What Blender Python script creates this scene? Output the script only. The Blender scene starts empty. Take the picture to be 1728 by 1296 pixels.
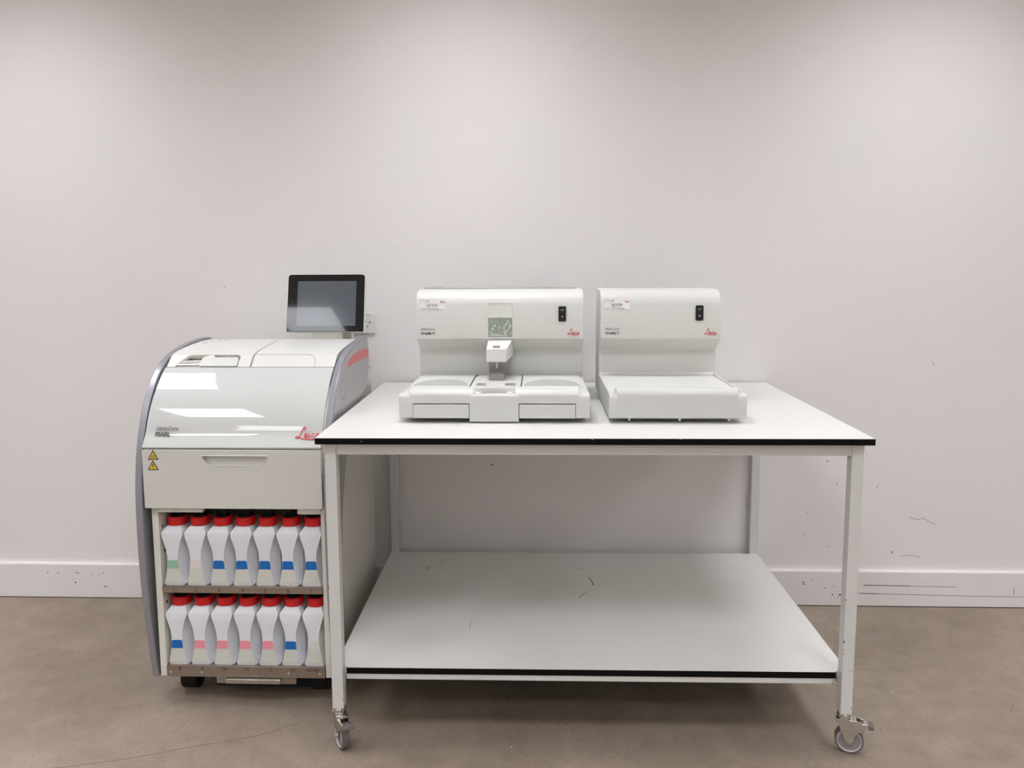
import bpy, bmesh, math, random
from mathutils import Vector, Matrix
random.seed(7)
C = bpy.context.scene.collection
PI = math.pi

# ---------------------------------------------------------------- materials
def lin(c):
    return tuple(((v/255)/12.92 if v/255 <= .04045 else ((v/255+.055)/1.055)**2.4) for v in c) + (1,)

def mat(name, rgb, rough=.5, metal=0., coat=0., noise=0., nscale=8., bump=0., bscale=200., ior=1.5, trans=0., sss=0., spec=None):
    m = bpy.data.materials.new(name); m.use_nodes = True
    nt = m.node_tree; b = nt.nodes['Principled BSDF']
    b.inputs['Base Color'].default_value = lin(rgb)
    b.inputs['Roughness'].default_value = rough
    b.inputs['Metallic'].default_value = metal
    b.inputs['IOR'].default_value = ior
    if coat: b.inputs['Coat Weight'].default_value = coat; b.inputs['Coat Roughness'].default_value = .02
    if trans: b.inputs['Transmission Weight'].default_value = trans
    if spec is not None: b.inputs['Specular IOR Level'].default_value = spec
    if sss:
        b.inputs['Subsurface Weight'].default_value = sss
        b.inputs['Subsurface Radius'].default_value = (.01, .01, .01)
        b.inputs['Subsurface Scale'].default_value = .5
    tc = nt.nodes.new('ShaderNodeTexCoord')
    if noise:
        n = nt.nodes.new('ShaderNodeTexNoise'); n.inputs['Scale'].default_value = nscale; n.inputs['Detail'].default_value = 5
        nt.links.new(tc.outputs['Object'], n.inputs['Vector'])
        r = nt.nodes.new('ShaderNodeMapRange')
        r.inputs['From Min'].default_value = .3; r.inputs['From Max'].default_value = .7
        r.inputs['To Min'].default_value = 1-noise; r.inputs['To Max'].default_value = 1+noise
        nt.links.new(n.outputs['Fac'], r.inputs['Value'])
        mx = nt.nodes.new('ShaderNodeVectorMath'); mx.operation = 'SCALE'
        mx.inputs[0].default_value = lin(rgb)[:3]
        nt.links.new(r.outputs['Result'], mx.inputs['Scale'])
        nt.links.new(mx.outputs['Vector'], b.inputs['Base Color'])
    if bump:
        n = nt.nodes.new('ShaderNodeTexNoise'); n.inputs['Scale'].default_value = bscale; n.inputs['Detail'].default_value = 3
        nt.links.new(tc.outputs['Object'], n.inputs['Vector'])
        bp = nt.nodes.new('ShaderNodeBump'); bp.inputs['Strength'].default_value = bump; bp.inputs['Distance'].default_value = .001
        nt.links.new(n.outputs['Fac'], bp.inputs['Height']); nt.links.new(bp.outputs['Normal'], b.inputs['Normal'])
    return m

def emit(name, rgb, strength):
    m = bpy.data.materials.new(name); m.use_nodes = True
    nt = m.node_tree; nt.nodes.clear()
    e = nt.nodes.new('ShaderNodeEmission'); o = nt.nodes.new('ShaderNodeOutputMaterial')
    e.inputs['Color'].default_value = lin(rgb); e.inputs['Strength'].default_value = strength
    nt.links.new(e.outputs[0], o.inputs[0]); return m

M = {}
M['wall'] = mat('wall_paint', (230, 227, 226), .85, noise=.012, nscale=1.3, bump=.15, bscale=90)
M['room'] = mat('room_paint', (236, 234, 232), .9, noise=.01, nscale=2)
M['ceil'] = mat('ceiling_tile', (232, 230, 226), .9, noise=.02, nscale=30)
M['board'] = mat('baseboard_paint', (232, 228, 228), .45, noise=.015, nscale=6, bump=.1, bscale=60)
M['scuff'] = mat('scuff', (60, 52, 50), .8, noise=.2, nscale=40)
M['scuffl'] = mat('scuff_light', (158, 151, 149), .8, noise=.1, nscale=40)
M['joint'] = mat('dark_joint', (48, 38, 32), .9, noise=.1)
M['shell'] = mat('machine_shell', (213, 213, 208), .38, noise=.006, nscale=20, bump=.05, bscale=900)
M['shell2'] = mat('machine_shell_front', (201, 202, 198), .36, noise=.006, nscale=20, bump=.05, bscale=900)
M['gloss'] = mat('gloss_lid', (194, 196, 193), .5, coat=1., noise=.004, nscale=10)
M['cream'] = mat('cream_panel', (219, 217, 207), .5, noise=.008, nscale=10)
M['silver'] = mat('silver_paint', (150, 150, 158), .34, metal=.35, noise=.01, nscale=60)
M['silver2'] = mat('silver_side_paint', (172, 171, 171), .42, metal=.25, noise=.01, nscale=60)
M['red'] = mat('red_stripe', (207, 112, 112), .45, noise=.02)
M['logo'] = mat('logo_red', (205, 38, 52), .4, noise=.02)
M['txtg'] = mat('lettering_grey', (128, 126, 124), .5, noise=.02)
M['txtd'] = mat('lettering_dark', (82, 80, 80), .5, noise=.02)
M['black'] = mat('black_plastic', (16, 16, 18), .4, noise=.05)
M['blackm'] = mat('black_matt', (9, 9, 10), .8, noise=.05)
M['steel'] = mat('brushed_steel', (158, 145, 132), .33, metal=.75, noise=.03, nscale=14)
M['zinc'] = mat('zinc_plate', (185, 182, 172), .3, metal=.9, noise=.06, nscale=60)
M['chrome'] = mat('chrome', (205, 203, 200), .16, metal=1., noise=.03, nscale=30)
M['screw'] = mat('screw_head', (205, 200, 190), .3, metal=.5, noise=.03)
M['bottle'] = mat('bottle_plastic', (226, 228, 232), .36, sss=.15, noise=.006, nscale=25, bump=.05, bscale=300)
M['blabel'] = mat('bottle_label', (211, 213, 204), .5, noise=.01, nscale=30)
M['cap'] = mat('cap_red', (208, 18, 20), .35, noise=.02, nscale=30)
M['blue'] = mat('tab_blue', (0, 104, 184), .45, noise=.02)
M['pink'] = mat('tab_pink', (236, 152, 166), .5, noise=.02)
M['green'] = mat('tab_green', (150, 190, 164), .5, noise=.02)
M['rose'] = mat('tab_pale', (226, 218, 214), .5, noise=.01)
M['white'] = mat('white_plastic', (220, 220, 216), .4, noise=.008)
M['lam'] = mat('white_laminate', (221, 219, 215), .33, noise=.008, nscale=5)
M['edge'] = mat('black_edge_band', (5, 5, 6), .6, noise=.05, spec=.15)
M['under'] = mat('shelf_underside', (96, 88, 80), .8, noise=.05)  # unseen face, coloured dark to deepen the shade on the floor below
M['frame'] = mat('grey_frame_paint', (211, 211, 209), .36, noise=.015, nscale=15)
M['tyre'] = mat('grey_rubber', (104, 98, 96), .6, noise=.04, nscale=50)
M['hub'] = mat('caster_hub', (140, 134, 136), .5, noise=.04, nscale=50)
M['glassb'] = mat('bezel_glass', (9, 9, 16), .06, coat=.5, noise=.02)
M['lcd'] = mat('lcd_off', (84, 90, 98), .1, coat=.6, noise=.01)
M['grey'] = mat('grey_plastic', (150, 148, 144), .45, noise=.01)
M['gflap'] = mat('grey_flap', (176, 178, 170), .45, noise=.01)
M['yellow'] = mat('warning_yellow', (228, 196, 70), .5, noise=.03)
M['wax1'] = mat('wax_white', (236, 238, 232), .3, noise=.02)
M['wax2'] = mat('wax_greygreen', (150, 160, 146), .3, noise=.06, nscale=120)
M['sticker'] = mat('sticker_white', (236, 234, 236), .5, noise=.01)
M['lcdgreen'] = mat('display_print', (110, 150, 130), .5, noise=.02)
M['bubble'] = mat('bubble', (214, 222, 214), .2, noise=.04)

def glass_mat():
    m = bpy.data.materials.new('window_glass'); m.use_nodes = True
    nt = m.node_tree; nt.nodes.clear(); N = nt.nodes.new
    t = N('ShaderNodeBsdfTransparent'); g = N('ShaderNodeBsdfGlossy'); g.inputs['Roughness'].default_value = .02
    mx = N('ShaderNodeMixShader'); o = N('ShaderNodeOutputMaterial')
    mx.inputs[0].default_value = .07; nt.links.new(t.outputs[0], mx.inputs[1]); nt.links.new(g.outputs[0], mx.inputs[2]); nt.links.new(mx.outputs[0], o.inputs[0])
    return m
M['glass'] = glass_mat()

def floor_mat():
    m = bpy.data.materials.new('concrete_floor'); m.use_nodes = True
    nt = m.node_tree; b = nt.nodes['Principled BSDF']; L = nt.links
    tc = nt.nodes.new('ShaderNodeTexCoord')
    def noise(s, d=6, r=.6):
        n = nt.nodes.new('ShaderNodeTexNoise'); n.inputs['Scale'].default_value = s
        n.inputs['Detail'].default_value = d; n.inputs['Roughness'].default_value = r
        L.new(tc.outputs['Object'], n.inputs['Vector']); return n
    def ramp(src, stops):
        r = nt.nodes.new('ShaderNodeValToRGB'); e = r.color_ramp.elements
        e[0].position, e[0].color = stops[0]; e[1].position, e[1].color = stops[1]
        for p, c in stops[2:]:
            x = e.new(p); x.color = c
        L.new(src, r.inputs['Fac']); return r
    def mix(fac, a, c, mode='MIX'):
        x = nt.nodes.new('ShaderNodeMix'); x.data_type = 'RGBA'; x.blend_type = mode
        if isinstance(fac, float): x.inputs[0].default_value = fac
        else: L.new(fac, x.inputs[0])
        for i, v in ((6, a), (7, c)):
            if isinstance(v, tuple): x.inputs[i].default_value = v
            else: L.new(v, x.inputs[i])
        return x.outputs[2]
    big = ramp(noise(1.6).outputs['Fac'], [(.3, lin((132, 117, 102))), (.70, lin((160, 146, 131)))])
    mid = ramp(noise(11, 8, .7).outputs['Fac'], [(.33, (.84, .84, .84, 1)), (.66, (1.08, 1.08, 1.08, 1))])
    col = mix(1., big.outputs['Color'], mid.outputs['Color'], 'MULTIPLY')
    fine = ramp(noise(170, 4, .7).outputs['Fac'], [(.30, (.70, .69, .68, 1)), (.50, (1.03, 1.03, 1.03, 1))])
    col = mix(1., col, fine.outputs['Color'], 'MULTIPLY')
    # dark pits
    v = nt.nodes.new('ShaderNodeTexVoronoi'); v.inputs['Scale'].default_value = 38
    L.new(tc.outputs['Object'], v.inputs['Vector'])
    pit = ramp(v.outputs['Distance'], [(.05, (1, 1, 1, 1)), (.13, (0, 0, 0, 1))])
    gate = ramp(noise(4).outputs['Fac'], [(.46, (0, 0, 0, 1)), (.60, (1, 1, 1, 1))])
    pm = nt.nodes.new('ShaderNodeMath'); pm.operation = 'MULTIPLY'
    L.new(pit.outputs['Color'], pm.inputs[0]); L.new(gate.outputs['Color'], pm.inputs[1])
    col = mix(pm.outputs[0], col, lin((88, 76, 66)))
    # light flecks
    v2 = nt.nodes.new('ShaderNodeTexVoronoi'); v2.inputs['Scale'].default_value = 9
    L.new(tc.outputs['Object'], v2.inputs['Vector'])
    fl = ramp(v2.outputs['Distance'], [(.018, (1, 1, 1, 1)), (.03, (0, 0, 0, 1))])
    col = mix(fl.outputs['Color'], col, lin((196, 188, 178)))
    L.new(col, b.inputs['Base Color'])
    b.inputs['Roughness'].default_value = .58
    bp = nt.nodes.new('ShaderNodeBump'); bp.inputs['Strength'].default_value = .25; bp.inputs['Distance'].default_value = .002
    L.new(noise(60, 6, .7).outputs['Fac'], bp.inputs['Height']); L.new(bp.outputs['Normal'], b.inputs['Normal'])
    return m
M['floor'] = floor_mat()

# ---------------------------------------------------------------- mesh builder
class MB:
    def __init__(s): s.v = []; s.f = []; s.m = []; s.xf = None
    def add(s, vs, fs, mi=0):
        n = len(s.v)
        for p in vs:
            p = Vector(p)
            if s.xf: p = s.xf @ p
            s.v.append(tuple(p))
        for f in fs: s.f.append([i+n for i in f]); s.m.append(mi)
        return s
    def box(s, x0, x1, y0, y1, z0, z1, mi=0):
        return s.add([(x0,y0,z0),(x1,y0,z0),(x1,y1,z0),(x0,y1,z0),(x0,y0,z1),(x1,y0,z1),(x1,y1,z1),(x0,y1,z1)],
                     [(0,3,2,1),(4,5,6,7),(0,1,5,4),(1,2,6,5),(2,3,7,6),(3,0,4,7)], mi)
    def prism(s, pts, a, b, axis='x', mi=0):
        """polygon pts (u,v) extruded from a to b; axis x: (y,z); axis y: (x,z); axis z: (x,y)"""
        n = len(pts)
        def P(u, v, w):
            return (w, u, v) if axis == 'x' else (u, w, v) if axis == 'y' else (u, v, w)
        vs = [P(u, v, a) for u, v in pts] + [P(u, v, b) for u, v in pts]
        fs = [list(range(n))[::-1], list(range(n, 2*n))]
        for i in range(n): fs.append((i, (i+1) % n, n+(i+1) % n, n+i))
        return s.add(vs, fs, mi)
    def cyl(s, p0, p1, r0, r1=None, n=24, mi=0):
        r1 = r0 if r1 is None else r1
        p0, p1 = Vector(p0), Vector(p1); d = (p1-p0).normalized()
        a = d.orthogonal().normalized(); b = d.cross(a)
        vs = []
        for p, r in ((p0, r0), (p1, r1)):
            for i in range(n):
                t = 2*PI*i/n; vs.append(p+a*r*math.cos(t)+b*r*math.sin(t))
        fs = [list(range(n))[::-1], list(range(n, 2*n))]
        for i in range(n): fs.append((i, (i+1) % n, n+(i+1) % n, n+i))
        return s.add(vs, fs, mi)
    def ring(s, p0, p1, ro, ri, n=32, mi=0):
        p0, p1 = Vector(p0), Vector(p1); d = (p1-p0).normalized()
        a = d.orthogonal().normalized(); b = d.cross(a); vs = []
        for p, r in ((p0, ro), (p1, ro), (p1, ri), (p0, ri)):
            for i in range(n):
                t = 2*PI*i/n; vs.append(p+a*r*math.cos(t)+b*r*math.sin(t))
        fs = []
        for k in range(4):
            for i in range(n):
                j = (i+1) % n; k2 = (k+1) % 4
                fs.append((k*n+i, k*n+j, k2*n+j, k2*n+i))
        return s.add(vs, fs, mi)
    def tube(s, pts, r, n=10, mi=0):
        pts = [Vector(p) for p in pts]; vs = []; fs = []
        for k, p in enumerate(pts):
            d = (pts[min(k+1, len(pts)-1)]-pts[max(k-1, 0)]).normalized()
            a = d.cross(Vector((.13, .3, 1))).normalized(); b = d.cross(a)
            for i in range(n):
                t = 2*PI*i/n; vs.append(p+a*r*math.cos(t)+b*r*math.sin(t))
        for k in range(len(pts)-1):
            for i in range(n):
                j = (i+1) % n; fs.append((k*n+i, k*n+j, (k+1)*n+j, (k+1)*n+i))
        fs.append(list(range(n))[::-1]); fs.append(list(range((len(pts)-1)*n, len(pts)*n)))
        return s.add(vs, fs, mi)
    def flat(s, pts2, org, ex, ey, th=.0006, mi=0):
        """thin raised polygon: 2d pts in frame (org, ex, ey), thickness along ex x ey"""
        org, ex, ey = Vector(org), Vector(ex).normalized(), Vector(ey).normalized(); nz = ex.cross(ey)
        n = len(pts2)
        vs = [org+ex*u+ey*v for u, v in pts2]+[org+ex*u+ey*v+nz*th for u, v in pts2]
        fs = [list(range(n))[::-1], list(range(n, 2*n))]
        for i in range(n): fs.append((i, (i+1) % n, n+(i+1) % n, n+i))
        return s.add(vs, fs, mi)
    def ribbon(s, pts2, w, org, ex, ey, th=.0006, mi=0):
        pts = smooth2(pts2); L = []; R = []
        for k, p in enumerate(pts):
            a = pts[max(k-1, 0)]; b = pts[min(k+1, len(pts)-1)]
            dx, dy = b[0]-a[0], b[1]-a[1]; l = math.hypot(dx, dy) or 1
            nx, ny = -dy/l*w/2, dx/l*w/2
            L.append((p[0]+nx, p[1]+ny)); R.append((p[0]-nx, p[1]-ny))
        org, ex, ey = Vector(org), Vector(ex).normalized(), Vector(ey).normalized(); nz = ex.cross(ey)
        n = len(pts); vs = []
        for h in (0, th):
            for q in (L, R): vs += [org+ex*u+ey*v+nz*h for u, v in q]
        fs = []
        for i in range(n-1):
            fs.append((2*n+i, 3*n+i, 3*n+i+1, 2*n+i+1)); fs.append((i, i+1, n+i+1, n+i))
            fs.append((i, 2*n+i, 2*n+i+1, i+1)); fs.append((n+i, n+i+1, 3*n+i+1, 3*n+i))
        fs.append((0, n, 3*n, 2*n)); fs.append((n-1, 3*n-1, 4*n-1, 2*n-1))
        return s.add(vs, fs, mi)
    def build(s, name, mats, parent=None, bevel=0., segs=2, smooth=35, fix=True):
        me = bpy.data.meshes.new(name)
        org = Vector(parent['org']) if parent is not None and 'org' in parent else Vector((0, 0, 0))
        me.from_pydata([tuple(Vector(v)-org) for v in s.v], [], s.f)
        ml = mats if isinstance(mats, (list, tuple)) else [mats]
        for m in ml: me.materials.append(M[m])
        for p, i in zip(me.polygons, s.m): p.material_index = i
        if fix:
            bm = bmesh.new(); bm.from_mesh(me); bmesh.ops.recalc_face_normals(bm, faces=bm.faces); bm.to_mesh(me); bm.free()
        me.polygons.foreach_set('use_smooth', [True]*len(me.polygons))
        me.set_sharp_from_angle(angle=math.radians(smooth))
        o = bpy.data.objects.new(name, me); C.objects.link(o)
        if parent is not None:
            o.parent = parent; 
            ORG[o.name] = tuple(org); o['org'] = tuple(org)
        if bevel:
            b = o.modifiers.new('bevel', 'BEVEL'); b.width = bevel; b.segments = segs
            b.limit_method = 'ANGLE'; b.angle_limit = math.radians(40); b.harden_normals = False
        return o
ORG = {}
def smooth2(p, k=6):
    out = []
    for i in range(len(p)-1):
        a, b, c, d = p[max(i-1, 0)], p[i], p[i+1], p[min(i+2, len(p)-1)]
        for j in range(k):
            t = j/k
            out.append(tuple(.5*(2*b[q]+(c[q]-a[q])*t+(2*a[q]-5*b[q]+4*c[q]-d[q])*t*t+(-a[q]+3*b[q]-3*c[q]+d[q])*t**3) for q in range(2)))
    out.append(p[-1]); return out

def rrect(x0, x1, y0, y1, r, n=5, corners=(1, 1, 1, 1)):
    """rounded rectangle, corners = bl, br, tr, tl"""
    out = []
    for (cx, cy, a0, on, px, py) in ((x0+r, y0+r, PI, corners[0], x0, y0), (x1-r, y0+r, 1.5*PI, corners[1], x1, y0),
                                     (x1-r, y1-r, 0, corners[2], x1, y1), (x0+r, y1-r, .5*PI, corners[3], x0, y1)):
        if on:
            for i in range(n+1):
                a = a0+PI/2*i/n; out.append((cx+r*math.cos(a), cy+r*math.sin(a)))
        else: out.append((px, py))
    return out

def plate_with_hole(outer, inner, f0, f1, depth=None, mi=0):
    """returns MB: front skin between outer and inner (2D), walls; f0(u,v)->front point, f1(u,v)->back point.
    inner loop gets walls down to the back."""
    bm = bmesh.new(); mb = MB()
    vo = [bm.verts.new((u, v, 0)) for u, v in outer]; vi = [bm.verts.new((u, v, 0)) for u, v in inner]
    es = [bm.edges.new((vo[i], vo[(i+1) % len(vo)])) for i in range(len(vo))]
    es += [bm.edges.new((vi[i], vi[(i+1) % len(vi)])) for i in range(len(vi))]
    bmesh.ops.triangle_fill(bm, edges=es, use_beauty=True, use_dissolve=False)
    bm.verts.index_update()
    tris = [[v.index for v in f.verts] for f in bm.faces]
    pts = [(v.co.x, v.co.y) for v in bm.verts]; bm.free(); n = len(pts)
    mb.add([f0(u, v) for u, v in pts]+[f1(u, v) for u, v in pts], [], mi)
    for t in tris: mb.f.append(t); mb.m.append(mi); mb.f.append([i+n for i in t][::-1]); mb.m.append(mi)
    no = len(outer)
    for lo, hi in ((0, no), (no, n)):
        k = hi-lo
        for i in range(k):
            a, b = lo+i, lo+(i+1) % k; mb.f.append([a, b, b+n, a+n]); mb.m.append(mi)
    return mb

def tag(o, label=None, cat=None, group=None, kind=None):
    if label: o['label'] = label
    if cat: o['category'] = cat
    if group: o['group'] = group
    if kind: o['kind'] = kind
    return o

def thing(name, label, cat, loc, rz=0, group=None):
    o = bpy.data.objects.new(name, None); C.objects.link(o); o.empty_display_size = .1
    o.location = loc; o.rotation_euler = (0, 0, rz); o['org'] = tuple(loc)
    return tag(o, label, cat, group)

def text(name, lines, m, parent, org, ex, ey, th=.0005, bold=0.):
    """lines = [(string, x, y, cap height, width or None)] in the frame"""
    mb = MB(); orgv, exv, eyv = Vector(org), Vector(ex).normalized(), Vector(ey).normalized(); nz = exv.cross(eyv)
    for st, x, y, h, w in lines:
        cu = bpy.data.curves.new('t', 'FONT'); cu.body = st; cu.size = 1; cu.offset = bold; cu.resolution_u = 2
        ob = bpy.data.objects.new('t', cu); C.objects.link(ob)
        dg = bpy.context.evaluated_depsgraph_get(); dg.update()
        me = bpy.data.meshes.new_from_object(ob.evaluated_get(dg))
        vs = [v.co.copy() for v in me.vertices]
        if vs:
            x0 = min(v.x for v in vs); x1 = max(v.x for v in vs); sy = h/.70
            sx = sy if w is None else w/(x1-x0)
            pts = [orgv+exv*(x+(v.x-x0)*sx)+eyv*(y+v.y*sy) for v in vs]; n = len(pts)
            fs = [list(p.vertices) for p in me.polygons]
            mb.add([p+nz*th for p in pts], fs)
        bpy.data.objects.remove(ob); bpy.data.curves.remove(cu); bpy.data.meshes.remove(me)
    return mb.build(name, m, parent, fix=False)

LOGO = [([(.60,.66),(.74,.86),(.66,.99),(.53,.80),(.40,.40),(.26,.10),(.10,.02),(.03,.12),(.14,.20),(.36,.08),(.8,-.03),(1.35,-.06),(1.95,0)], .075),
        ([(.74,.24),(.90,.30),(.90,.44),(.78,.40),(.73,.22),(.84,.11),(1.02,.22)], .07),
        ([(1.10,.44),(1.05,.20),(1.13,.11),(1.25,.22)], .07), ([(1.16,.58),(1.19,.63)], .07),
        ([(1.52,.38),(1.40,.42),(1.31,.26),(1.39,.11),(1.56,.22)], .07),
        ([(1.90,.38),(1.76,.42),(1.64,.22),(1.75,.11),(1.88,.34),(1.88,.16),(2.02,.16)], .07)]
def logo(parent, org, ex, ey, w, m='logo', th=.0007, name='logo_lettering'):
    k = w/2.05; mb = MB()
    for pts, wd in LOGO:
        mb.ribbon([(a*k, b*k) for a, b in pts], wd*k*.95, org, ex, ey, th)
    return mb.build(name, m, parent)

# ================================================================ camera
yaw, pit, roll = .0357, -.1121, -.0045
cy, sy = math.cos(yaw), math.sin(yaw)
f = Vector((-sy*math.cos(pit), cy*math.cos(pit), math.sin(pit)))
r0 = Vector((cy, sy, 0)); u0 = r0.cross(f)
r = r0*math.cos(roll)+u0*math.sin(roll); u = -r0*math.sin(roll)+u0*math.cos(roll)
cam = bpy.data.cameras.new('camera'); co = bpy.data.objects.new('camera', cam); C.objects.link(co)
mw = Matrix((r, u, -f)).transposed().to_4x4(); mw.translation = Vector((-.1379, -3.019, 1.3747))
co.matrix_world = mw
cam.sensor_width = 36; cam.lens = 1300/1728*36; cam.shift_y = (590-648)/1728; cam.clip_start = .05
bpy.context.scene.camera = co

# ================================================================ room
XL, XR, YF, H = -5.0, 4.8, -11.2, 2.65
def struct(mb, name, mats, **k): return tag(mb.build(name, mats, **k), kind='structure')
def blob(cx, cz, w, h, rot=0, n=7):
    rr = [(.75+.35*random.random()) for _ in range(n)]; ca, sa = math.cos(rot), math.sin(rot); o = []
    for i in range(n):
        a = 2*PI*i/n; x, z = w/2*rr[i]*math.cos(a), h/2*rr[i]*math.sin(a)
        o.append((cx+x*ca-z*sa, cz+x*sa+z*ca))
    return o
wb = MB().box(XL-.1, XR+.1, 0, .1, -.05, H+.1)
FX, FZ = (1, 0, 0), (0, 0, 1)
for cx, cz, w, h, ro, mi in ((-1.385,1.284,.003,.012,0,2),(-1.16,1.20,.004,.004,0,2),(-.70,1.44,.003,.005,0,2),(1.39,.98,.004,.02,.6,2),
        (1.0,.59,.012,.004,0,1),(1.04,.50,.02,.004,-.9,2),(1.27,.22,.004,.012,0,1),(.90,.66,.004,.006,0,2),(1.15,.62,.004,.004,0,2),
        (1.20,.49,.02,.003,.9,2),(.93,.38,.012,.003,-.7,2),(1.02,.24,.02,.003,0,2),(.62,.74,.02,.003,-.5,2),(-.33,.57,.02,.004,-.5,1),
        (-2.0,.27,.006,.004,0,2),(-1.78,.29,.006,.004,0,2),(-1.92,.66,.004,.003,0,2),(.92,.29,.02,.003,.6,2),(1.30,.78,.006,.004,0,2)):
    wb.flat(blob(cx, cz, w, h, ro), (0, 0, 0), FX, FZ, .0003, mi)
wb.ribbon([(1.33,.365),(1.36,.355),(1.385,.36),(1.41,.345),(1.435,.335)], .0022, (0, 0, 0), FX, FZ, .0003, 2)
wb.ribbon([(1.3,.205),(1.34,.207),(1.38,.20)], .002, (0, 0, 0), FX, FZ, .0003, 2)
struct(wb, 'wall_back', ['wall', 'scuff', 'scuffl'])
struct(MB().box(XL-.1, XL, YF, .0, -.05, H+.1), 'wall_left', 'room')
struct(MB().box(XR, XR+.1, YF, .0, -.05, H+.1), 'wall_right', 'room')
struct(MB().box(XL-.1, XR+.1, YF-.1, YF, -.05, H+.1), 'wall_front', 'room')
struct(MB().box(XL-.1, XR+.1, YF-.1, .1, H, H+.1), 'ceiling', 'ceil')
fl = MB().box(XL-.1, XR+.1, YF-.1, .1, -.1, 0)
EX, EY = (1, 0, 0), (0, 1, 0)
for pts, w in (([(-1.52,-1.10),(-1.30,-1.045),(-1.12,-.98),(-.98,-.935),(-.86,-.86)], .0035), ([(-1.22,-.92),(-1.20,-.86)], .002),
               ([(.95,-.50),(1.03,-.525)], .002), ([(1.3,-.75),(1.34,-.70)], .002)):
    fl.ribbon(pts, w, (0, 0, 0), EX, EY, .0002, 1)
M['scratch'] = mat('floor_scratch', (122, 108, 95), .8, noise=.1, nscale=30)
struct(fl, 'floor', ['floor', 'scratch'])
bb = MB().prism([(0, 0), (-.018, 0), (-.018, .143), (-.015, .147), (0, .147)], XL, XR, 'x')
bb.box(XL, XR, -.0186, -.017, 0, .0032, 3)
for cx, cz, w, h, ro, mi in ((-2.175,.106,.004,.010,0,1),(-2.06,.066,.007,.008,0,1),(-2.075,.077,.003,.005,0,1),(-1.935,.05,.020,.004,0,1),
        (-2.05,.108,.02,.003,0,1),(-2.13,.107,.014,.002,-.2,1),(-1.94,.108,.014,.003,0,1),(-2.13,.13,.005,.002,0,1),(-1.99,.101,.02,.002,0,2),(-1.96,.101,.02,.002,0,2),
        (.918,.098,.012,.004,.2,1),(.922,.091,.010,.005,0,1),(.955,.108,.004,.004,0,1),(1.095,.110,.005,.009,0,1),(1.005,.076,.005,.005,0,1),
        (1.065,.048,.014,.007,0,1),(1.035,.048,.008,.005,0,1),(1.058,.039,.003,.006,0,1),(1.115,.077,.012,.006,0,1),(1.11,.085,.018,.003,0,1),(.96,.052,.005,.003,0,1),(1.04,.083,.014,.002,0,2)):
    bb.flat(blob(cx, cz, w, h, ro), (0, -.018, 0), FX, FZ, .0003, mi)
bb.ribbon([(1.155,.088),(1.3,.087),(1.42,.086),(1.52,.085)], .0025, (0, -.018, 0), FX, FZ, .0003, 2)
bb.ribbon([(1.155,.090),(1.25,.089),(1.34,.088)], .0012, (0, -.018, 0), FX, FZ, .0005, 1)
bb.ribbon([(1.14,.054),(1.3,.052),(1.6,.048),(1.85,.047)], .0025, (0, -.018, 0), FX, FZ, .0003, 2)
bb.ribbon([(1.14,.055),(1.22,.054)], .0016, (0, -.018, 0), FX, FZ, .0005, 1)
bb.ribbon([(1.745,.085),(1.745,.055)], .003, (0, -.018, 0), FX, FZ, .0003, 2)
struct(bb, 'baseboard_back', ['board', 'scuff', 'scuffl', 'joint'])

# ceiling light panels: prismatic diffusers, brighter straight down than sideways
PANEL = 16.5
M['panel'] = emit('light_panel', (249, 250, 255), 1.)
nt = M['panel'].node_tree; ge = nt.nodes.new('ShaderNodeNewGeometry'); dp = nt.nodes.new('ShaderNodeVectorMath'); dp.operation = 'DOT_PRODUCT'
nt.links.new(ge.outputs['Normal'], dp.inputs[0]); nt.links.new(ge.outputs['Incoming'], dp.inputs[1])
ab = nt.nodes.new('ShaderNodeMath'); ab.operation = 'ABSOLUTE'; nt.links.new(dp.outputs['Value'], ab.inputs[0])
po = nt.nodes.new('ShaderNodeMath'); po.operation = 'POWER'; nt.links.new(ab.outputs[0], po.inputs[0]); po.inputs[1].default_value = 1.3
pw = nt.nodes.new('ShaderNodeMath'); pw.operation = 'MULTIPLY'; nt.links.new(po.outputs[0], pw.inputs[0]); pw.inputs[1].default_value = PANEL
nt.links.new(pw.outputs[0], [n for n in nt.nodes if n.type == 'EMISSION'][0].inputs['Strength'])
lp = None
k = 0
for lx in (-3.8, -2.1, -.4, 1.3, 3.0):
    for ly in (-.78, -2.2, -3.7, -5.2, -6.7, -8.2, -9.7):  # rearmost rows are added, unseen, for more sideways light on wall and shelf
        if ly == -.78 and lx > 3: continue
        if lp is None:
            lp = thing('ceiling_light', 'square white panel light set in the ceiling out of view', 'light', (lx, ly, H), 0, 'ceiling panel lights')
            fr = MB(); x0, y0 = lx, ly
            fr.box(x0-.27, x0+.27, y0-.30, y0-.28, H-.012, H); fr.box(x0-.27, x0+.27, y0+.28, y0+.30, H-.012, H)
            fr.box(x0-.27, x0-.25, y0-.28, y0+.28, H-.012, H); fr.box(x0+.25, x0+.27, y0-.28, y0+.28, H-.012, H)
            a = fr.build('frame', 'white', lp); b = MB().box(x0-.25, x0+.25, y0-.28, y0+.28, H-.008, H-.002).build('diffuser', 'panel', lp)
        else:
            o = lp.copy(); C.objects.link(o); o.location = (lx, ly, H)
            for ch in (a, b):
                c2 = ch.copy(); C.objects.link(c2); c2.parent = o

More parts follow.
